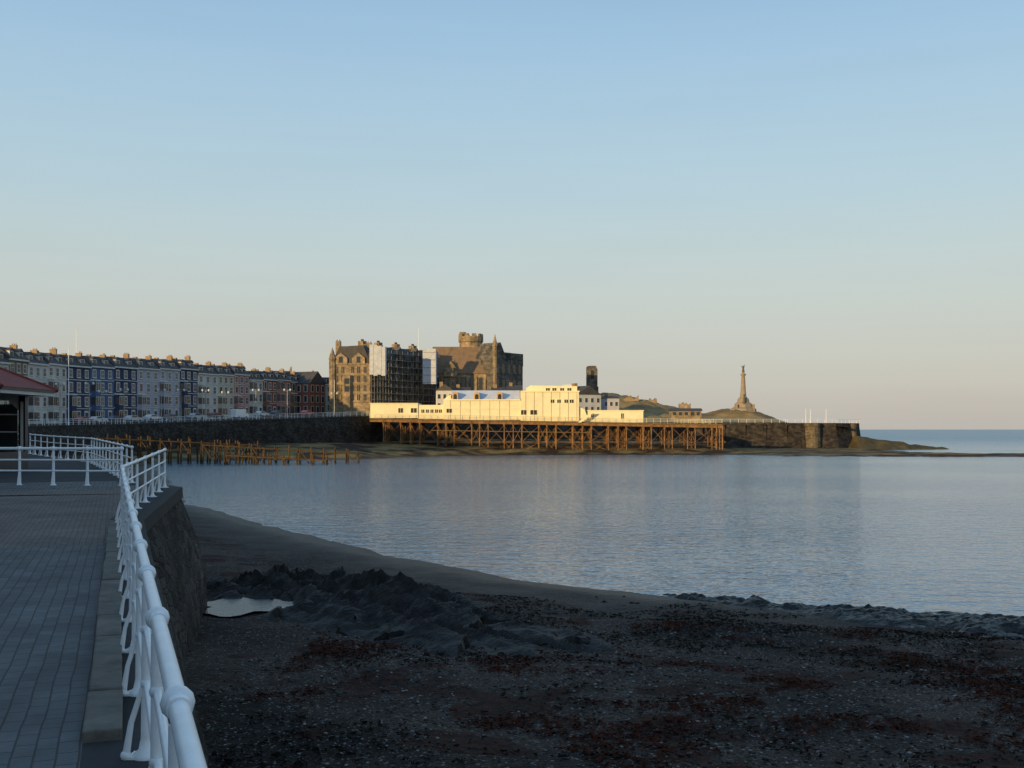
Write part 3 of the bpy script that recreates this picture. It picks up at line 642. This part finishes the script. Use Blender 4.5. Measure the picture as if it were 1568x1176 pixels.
# ------------------------------------------------------------ pier
cream=mat('pier_cream_paint',(0.74,0.66,0.42),0.6,0.10,0.35); rust=mat('pier_iron',(0.20,0.11,0.05),0.7,0.6,0.8,spec=.15); wood=mat('pier_timber',(0.15,0.10,0.05),0.85,0.3,0.6)
proof=mat('pier_roof',(0.50,0.53,0.58),0.5,0.1,0.5); dark=mat('pier_dark',(0.03,0.028,0.025),0.5,0.2,1)
PD=290; p=MB(); q=lambda c:X(c,PD); zz_=lambda c:Z(c,PD)
def dz(x): return zz_(640+(x-q(567))/(q(1105)-q(567))*9.5)
def pbx(a,b,t,bt,y0=0,dep=12,mi=0): p.box(q(a),q(b),PD+y0,PD+y0+dep,zz_(bt),zz_(t),mi)
pbx(567,640,618,640,0,12); pbx(640,682,620,641.5,.3,12); pbx(679,797,612,643,-.6,13); pbx(797,886,599,645,-.9,14)
pbx(566,640,617,618.2,-.2,12.4,0)
p.prism([(q(886),zz_(645)),(q(900),zz_(646)),(q(900),zz_(640)),(q(895),zz_(627)),(q(886),zz_(622))],PD-.3,PD+10,0)
p.prism([(q(806),zz_(599)),(q(884),zz_(599)),(q(884),zz_(591)),(q(812),zz_(590)),(q(806),zz_(594))],PD+1,PD+12,0)
p.prism([(q(860),zz_(590.6)),(q(878),zz_(590.8)),(q(874),zz_(588)),(q(864),zz_(588))],PD+3,PD+8,3)
p.box(q(797),q(887),PD-1.1,PD-.9,zz_(600.5),zz_(598.5),0)
pbx(900,985,629,647,0,9); pbx(899,986,628,629.2,-.2,9.4); 
p.prismx([(PD+.5,zz_(612)),(PD+12,zz_(612)),(PD+9,zz_(597)),(PD+4.5,zz_(597))],q(690),q(796),3)
p.box(q(688),q(798),PD-.9,PD-.61,zz_(613.5),zz_(611.5),0)
for c in(697,730,765):
    cx=q(c); w_=.75; prof=[(cx-w_,zz_(613))]+[(cx-w_*math.cos(a),zz_(605)+w_*math.sin(a)*1.2) for a in np.linspace(0,math.pi,9)]+[(cx+w_,zz_(613))]
    p.prism(prof,PD-.3,PD+3,4); prof2=[(cx-.45,zz_(612))]+[(cx-.45*math.cos(a),zz_(606)+.45*math.sin(a)) for a in np.linspace(0,math.pi,7)]+[(cx+.45,zz_(612))]; p.prism(prof2,PD-.36,PD,2)
for c in range(700,796,6): p.box(q(c)-.05,q(c)+.05,PD+.9,PD+1.0,zz_(612),zz_(610.3),2)
p.prism([(q(679),zz_(612)),(q(690),zz_(612)),(q(690),zz_(604)),(q(684),zz_(607))],PD+1,PD+10,0)
def pw(a,b,t,bt,y):
    p.box(q(a)-.12,q(b)+.12,PD+y-.05,PD+y+.1,zz_(bt)-.12,zz_(t)+.12,0); p.box(q(a),q(b),PD+y-.08,PD+y+.1,zz_(bt),zz_(t),2)
    p.box((q(a)+q(b))/2-.04,(q(a)+q(b))/2+.04,PD+y-.11,PD+y,zz_(bt),zz_(t),0)
for a,b in((610,617),(629,638)): pw(a,b,625,632,0)
for a in(645,652,659,666,672): pw(a,a+4.5,627,632,.3)
pw(684,692,626,632,-.6); pw(797.8,806,628,635,-.9); pw(812,822,628,635,-.9)
for a in(843,853,864): pw(a,a+5.5,612,617,-.9)
pw(872,878,612,617,-.9)
for a in(836,846,858,869): pw(a,a+6,594,598,1)
pw(905,909,633,641,0); pw(951,955,633,641,0)
for a in range(690,795,15): p.box(q(a)-.03,q(a)+.03,PD-.66,PD-.6,zz_(642),zz_(614),5)
for a in range(805,884,13): p.box(q(a)-.03,q(a)+.03,PD-.96,PD-.9,zz_(644),zz_(600.6),5)
p.box(q(680),q(796),PD-.75,PD-.605,zz_(626),zz_(625.3),0)
segs=60
for k in range(segs):
    x0=q(567)+(q(1105)-q(567))*k/segs; x1=q(567)+(q(1105)-q(567))*(k+1)/segs; z0_,z1_=dz(x0),dz(x1)
    y0,y1=PD-1.6,PD+13
    p.add([(x0,y0,z0_),(x1,y0,z1_),(x1,y1,z1_),(x0,y1,z0_),(x0,y0,z0_-.3),(x1,y0,z1_-.3),(x1,y1,z1_-.3),(x0,y1,z0_-.3)],[(0,1,2,3),(4,7,6,5),(0,4,5,1),(2,6,7,3)],5)
    p.add([(x0,y0+.3,z0_-.3),(x1,y0+.3,z1_-.3),(x1,y0+.3,z1_-1.0),(x0,y0+.3,z0_-1.0)],[(0,3,2,1)],1)
p.box(q(1105)-.1,q(1105)+.05,PD-1.6,PD+13,dz(q(1105))-.5,dz(q(1105))-.02,5)
for y_ in(PD-1.5,PD+12.8):
    x=q(567) if y_<PD else q(985)
    while x<q(1105):
        p.cyl((x,y_,dz(x)),(x,y_,dz(x)+1.15),.05,.05,4,0); 
        x2=min(x+1.8,q(1105))
        for h in(1.15,.75,.4): p.cyl((x,y_,dz(x)+h),(x2,y_,dz(x2)+h),.035,.035,4,0)
        x+=1.8
for (a) in(1020,1048,1075,1098): p.cyl((q(a),PD+2,dz(q(a))),(q(a),PD+2,dz(q(a))+2.6),.06,.05,5,1)
def bay(x,x2,ys,fan):
    for y_ in ys:
        p.cyl((x,y_,-2),(x,y_,dz(x)-1.0),.17,.15,7,1); p.lathe((x,y_,3.0),[(.17,0),(.26,.08),(.26,.2),(.17,.28)],7,1); p.lathe((x,y_,dz(x)-2.2),[(.16,0),(.3,.9),(.45,1.15)],7,1)
        if x2 is not None:
            zt=dz(x)-1.3
            for (za,zb_) in((3.1,zt),(0.6,3.1)):
                if za<1 and not fan: continue
                p.cyl((x,y_,za),(x2,y_,zb_),.055,.055,4,1); p.cyl((x2,y_,za),(x,y_,zb_),.055,.055,4,1)
            p.cyl((x,y_,3.1),(x2,y_,3.1),.08,.08,4,1)
    for a,b in zip(ys,ys[1:]):
        p.cyl((x,a,2),(x,b,dz(x)-1.4),.05,.05,4,1);p.cyl((x,b,2),(x,a,dz(x)-1.4),.05,.05,4,1);p.cyl((x,a,3.1),(x,b,3.1),.07,.07,4,1)
x=q(588); k=0
while x<q(985):
    st=(2.3 if k%3 else 4.4)+random.uniform(-.25,.25)
    bay(x,x+st if x+st<q(985) else None,[PD-1.0,PD+3.4,PD+7.8,PD+12.2],k%2==0); x+=st;k+=1
for c in(985,1017,1052,1098):
    for o in(0,2.0): bay(q(c)+(o if c<1098 else o-1.5),(q(c)+2.0) if o==0 else None,[PD-1.0,PD+5,PD+12],True)
for c,c2 in((996,1017),(1028,1052),(1063,1090)):
    p.cyl((q(c),PD-1,3),(q(c2),PD-1,dz(q(c2))-1.1),.06,.06,4,1);p.cyl((q(c2),PD-1,3),(q(c),PD-1,dz(q(c))-1.1),.06,.06,4,1)
p.cyl((q(985),PD-1,3.1),(q(1105),PD-1,3.1),.06,.06,4,1)
for c in(1096,1105): p.cyl((q(c),PD-1.3,-2),(q(c),PD-1.3,dz(q(c))-.3),.2,.2,8,1)
p.prism([(q(884),zz_(647)),(q(889),zz_(647)),(q(908),zz_(632)),(q(903),zz_(632))],PD-2.2,PD-1.7,0)
p.cyl((q(660),PD-1.1,dz(0)-2.6),(q(905),PD-1.1,dz(0)-3.2),.12,.12,6,5)
p.obj('seaside_pier',[cream,rust,dark,proof,mat('arch_trim',(0.5,0.33,0.16),0.7,0.15,1),wood])

# ------------------------------------------------------------ timber jetty / groynes
tj=MB(); tim=mat('weathered_timber',(0.04,0.029,0.02),0.9,0.5,1.0,0.02,8,col2=(0.11,0.072,0.036),spec=.1)
def jetty(a,b,za,zb,n,w=2.2):
    a=Vector(a);b=Vector(b); d=(b-a).normalized(); nn=Vector((-d.y,d.x))
    for k in range(n+1):
        t_=k/n; c=a.lerp(b,t_); zt=za+(zb-za)*t_
        for s in(0,w):
            e=c+nn*s; j=random.uniform(-.5,.7)
            tj.cyl((e.x,e.y,-1),(e.x+random.uniform(-.25,.25),e.y,zt+j),.2,.17,6,0)
        if random.random()<.8: tj.cyl((c.x,c.y,zt-.3),((c+nn*w).x,(c+nn*w).y,zt-.3),.13,.13,4,0)
        if k%2==0 : e=c+d*1.6-nn*1.2; tj.cyl((e.x,e.y,zt-2.8),(c.x,c.y,zt-.2),.12,.12,4,0)
    for s in(-.1,w+.1):
        for h in(-.35,):
            e0=a+nn*s;e1=b+nn*s; tj.cyl((e0.x,e0.y,za+h),(e1.x,e1.y,zb+h),.16,.16,4,0,False)
jetty((X(150,200),200),(X(395,214),214),5.2,3.7,16)
jetty((X(310,207),207),(X(550,214),214),3.9,2.0,13)
jetty((X(345,203),203),(X(500,203),203),2.0,1.1,7,1.5)
tj.obj('timber_jetty',[tim])

# ------------------------------------------------------------ shelter
sl=MB(); red=mat('red_tile_roof',(0.20,0.035,0.025),0.7,0.25,3,0.02,12); cx0,cx1,cy0,cy1=-30,-18.7,40.6,45.4
g=pz(42); e=7.95
sl.box(cx0+.8,cx1-.75,cy0+.8,cy1-.8,g,g+.75,1)
for x_ in np.linspace(cx0+.9,cx1-.95,7):
    for y_ in(cy0+.75,cy1-.75):
        sl.box(x_-.13,x_+.13,y_-.13,y_+.13,g,e-.1,1); sl.box(x_-.05,x_+.05,y_-.16,y_-.134,g+.2,e-.35,0)
for x_ in np.linspace(cx0+.9,cx1-.95,7)[:-1]:
    for y_ in(cy0+.75,cy1-.75):
        sl.box(x_+.13,x_+1.35,y_-.03,y_+.03,g+.75,e-.45,2)
        for h in(1.5,2.2): sl.box(x_+.13,x_+1.35,y_-.05,y_-.031,g+h,g+h+.05,0)
        sl.prism([(x_+.13,e-.1),(x_+.13,e-.7),(x_+.5,e-.3),(x_+1.0,e-.3),(x_+1.4,e-.7),(x_+1.4,e-.1)],y_-.06,y_+.04,0)
sl.box(cx0,cx1,cy0,cy1,e-.12,e+.02,0); sl.box(cx0-.06,cx1+.06,cy0-.06,cy1+.06,e+.02,e+.12,1)
zr=e+1.45; my=(cy0+cy1)/2
R=[(cx0-.1,cy0-.1,e+.12),(cx1+.1,cy0-.1,e+.12),(cx1+.1,cy1+.1,e+.12),(cx0-.1,cy1+.1,e+.12),(cx0+2.6,my,zr),(cx1-2.6,my,zr)]
sl.add(R,[(0,1,5,4),(1,2,5),(2,3,4,5),(3,0,4)],3)
sl.cyl(R[4],R[5],.09,.09,6,3)
for a_,b_ in((1,5),(2,5),(0,4),(3,4)): sl.cyl(R[a_],R[b_],.07,.07,6,3)
sl.obj('seafront_shelter',[trim,mat('shelter_dark_paint',(0.02,0.022,0.03),0.4,0.1,1),glass,red])

# ------------------------------------------------------------ vehicles
tyre=mat('tyre',(0.02,0.02,0.02),0.8,0.1,1)
def vehicle(name,px,d,col,yaw,van=False):
    x=X(px,d); b=MB((x,d,pz(d)+.02),yaw); m=mat('car_paint',col,0.3,0.05,1,spec=0.6)
    if van: prof=[(-2.5,.35),(2.5,.35),(2.5,1.1),(2.2,1.25),(1.6,2.15),(1.2,2.3),(-2.45,2.3),(-2.5,2.1)]; glassp=[(1.35,1.3),(2.05,1.3),(1.55,2.05),(1.35,2.05)]
    else: prof=[(-2.1,.35),(2.1,.35),(2.15,.75),(1.9,.92),(1.1,1.0),(.5,1.42),(-.9,1.46),(-1.6,1.02),(-2.1,.95)]; glassp=[(-1.35,1.02),(.9,1.02),(.42,1.36),(-.85,1.39)]
    b.prism(prof,-.85,.85,0); b.prism(glassp,-.87,.87,1)
    for wx in(-1.35,1.35):
        for s in(-1,1): b.cyl((wx,s*.7,.33),(wx,s*.9,.33),.33,.33,12,2)
    o=b.obj(name,[m,glass,tyre],.05)
for (nm,px,d,col,v) in(('parked_car',128,236,(.4,.05,.04),0),('parked_car',150,240,(.5,.5,.5),0),('parked_car',176,247,(.03,.04,.1),0),('parked_car',203,251,(.45,.45,.47),0),('parked_car',233,262,(.6,.6,.6),0),
     ('parked_car',262,266,(.05,.05,.06),0),('parked_car',300,277,(.35,.36,.38),0),('parked_car',330,283,(.1,.02,.02),0),('white_van',367,281,(.7,.72,.73),1),('parked_car',400,297,(.5,.5,.5),0),('parked_car',425,303,(.05,.06,.08),0),('parked_car',470,312,(.5,.1,.08),0)):
    vehicle(nm,px,d-8,col,1.15,bool(v))
# ------------------------------------------------------------ lamp posts, masts
lm=mat('lamp_metal',(0.25,0.26,0.25),0.4,0.1,1,metal=.5); lg=mat('lamp_glass',(0.6,0.6,0.55),0.3,0.05,1)
def lamp(px,d,h):
    b=MB(); x=X(px,d);z=pz(d)
    b.lathe((x,d,z),[(.22,0),(.22,.5),(.12,.8),(.09,h*.6),(.07,h)],8); 
    for s in(-1,1):
        b.cyl((x,d,z+h-.3),(x+s*.7,d,z+h+.1),.05,.05,5); b.lathe((x+s*.75,d,z+h-.25),[(.08,0),(.26,.25),(.24,.45),(.05,.6)],8,1)
    b.ball((x,d,z+h+.15),.12,6); b.obj('street_lamp',[lm,lg])
for px,d,h in((92,212,7.6),(137,222,8),(157,226,6.5),(190,236,7),(247,250,7),(277,256,7),(315,264,7),(345,268,6.5),(392,276,7),(440,284,7),(512,302,6)): lamp(px,d-3,h)
def mast(name,px,d,zb,pt):
    b=MB(); x=X(px,d); b.lathe((x,d,zb),[(.16,0),(.14,.6),(.09,1),(.05,Z(pt,d)-zb)],8); b.ball((x,d,Z(pt,d)),.12,6); b.obj(name,[white])
mast('flagpole',105,205,pz(205),533); mast('flagpole',117,262,pz(262),505); mast('flagpole',512,300,pz(298),583)
for c in(1234,1241,1265): mast('flagpole',c,350,8,627)
mast('flagpole',641,345,20,503); mast('flagpole',668,344,9,592)

# ------------------------------------------------------------ light, sky, camera
EL=8.0; az=math.atan2(-0.62,-0.78)
w=bpy.data.worlds.new('World'); S.world=w; w.use_nodes=True; nt=w.node_tree; bg=nt.nodes['Background']; N=nt.nodes; Lk=nt.links
sky=N.new('ShaderNodeTexSky'); sky.sky_type='NISHITA'; sky.sun_disc=False; sky.sun_elevation=math.radians(EL); sky.sun_rotation=az%(2*math.pi)
sky.air_density=1.0; sky.dust_density=1.2; sky.ozone_density=1.0
# thin haze veil over the physical sky
tc=N.new('ShaderNodeTexCoord'); sp=N.new('ShaderNodeSeparateXYZ'); Lk.new(tc.outputs['Generated'],sp.inputs[0])
rp=N.new('ShaderNodeValToRGB'); Lk.new(sp.outputs['Z'],rp.inputs['Fac']); rp.color_ramp.interpolation='B_SPLINE'
els=rp.color_ramp.elements; els[0].position=0.0; els[0].color=(0.52,0.49,0.46,1); els[1].position=1.0; els[1].color=(0.17,0.30,0.50,1)
for pos,c in((0.05,(0.57,0.55,0.51)),(0.12,(0.58,0.63,0.60)),(0.20,(0.51,0.66,0.71)),(0.36,(0.34,0.57,0.82))):
    e_=els.new(pos); e_.color=(*c,1)
mp=N.new('ShaderNodeMapping'); mp.inputs['Scale'].default_value=(2,2,16); Lk.new(tc.outputs['Generated'],mp.inputs[0])
cn=N.new('ShaderNodeTexNoise'); cn.inputs['Scale'].default_value=1.6; cn.inputs['Detail'].default_value=5; Lk.new(mp.outputs[0],cn.inputs['Vector'])
cr=N.new('ShaderNodeMapRange'); cr.inputs[1].default_value=.5; cr.inputs[2].default_value=.8; cr.inputs[3].default_value=1.0; cr.inputs[4].default_value=0.965; Lk.new(cn.outputs['Fac'],cr.inputs[0])
scl=N.new('ShaderNodeMix'); scl.data_type='RGBA'; scl.blend_type='MULTIPLY'; scl.inputs[0].default_value=1; Lk.new(rp.outputs[0],scl.inputs[6]); Lk.new(cr.outputs[0],scl.inputs[7])
vs=N.new('ShaderNodeVectorMath'); vs.operation='SCALE'; vs.inputs['Scale'].default_value=1/0.15; Lk.new(scl.outputs[2],vs.inputs[0])
mx=N.new('ShaderNodeMix'); mx.data_type='RGBA'; mx.inputs[0].default_value=0.88; Lk.new(sky.outputs[0],mx.inputs[6]); Lk.new(vs.outputs[0],mx.inputs[7])
Lk.new(mx.outputs[2],bg.inputs['Color']); bg.inputs['Strength'].default_value=0.15
L=Vector((-0.62,-0.78,math.tan(math.radians(EL))*0.9964))
sl_=bpy.data.lights.new('sun','SUN'); sl_.energy=4.8; sl_.angle=math.radians(0.5); sl_.color=(1,0.69,0.30)
so=bpy.data.objects.new('sun',sl_); S.collection.objects.link(so); so.rotation_euler=(-L).to_track_quat('-Z','Y').to_euler()
cam=bpy.data.cameras.new('camera'); co=bpy.data.objects.new('camera',cam); S.collection.objects.link(co); S.camera=co
co.location=(0,0,EYE); co.rotation_euler=(math.radians(90),0,0); cam.sensor_width=36; cam.lens=F/1568*36; cam.shift_y=69/1568; cam.clip_end=30000; cam.clip_start=0.05
S.view_settings.view_transform='Standard'; S.view_settings.look='None'; S.view_settings.exposure=0
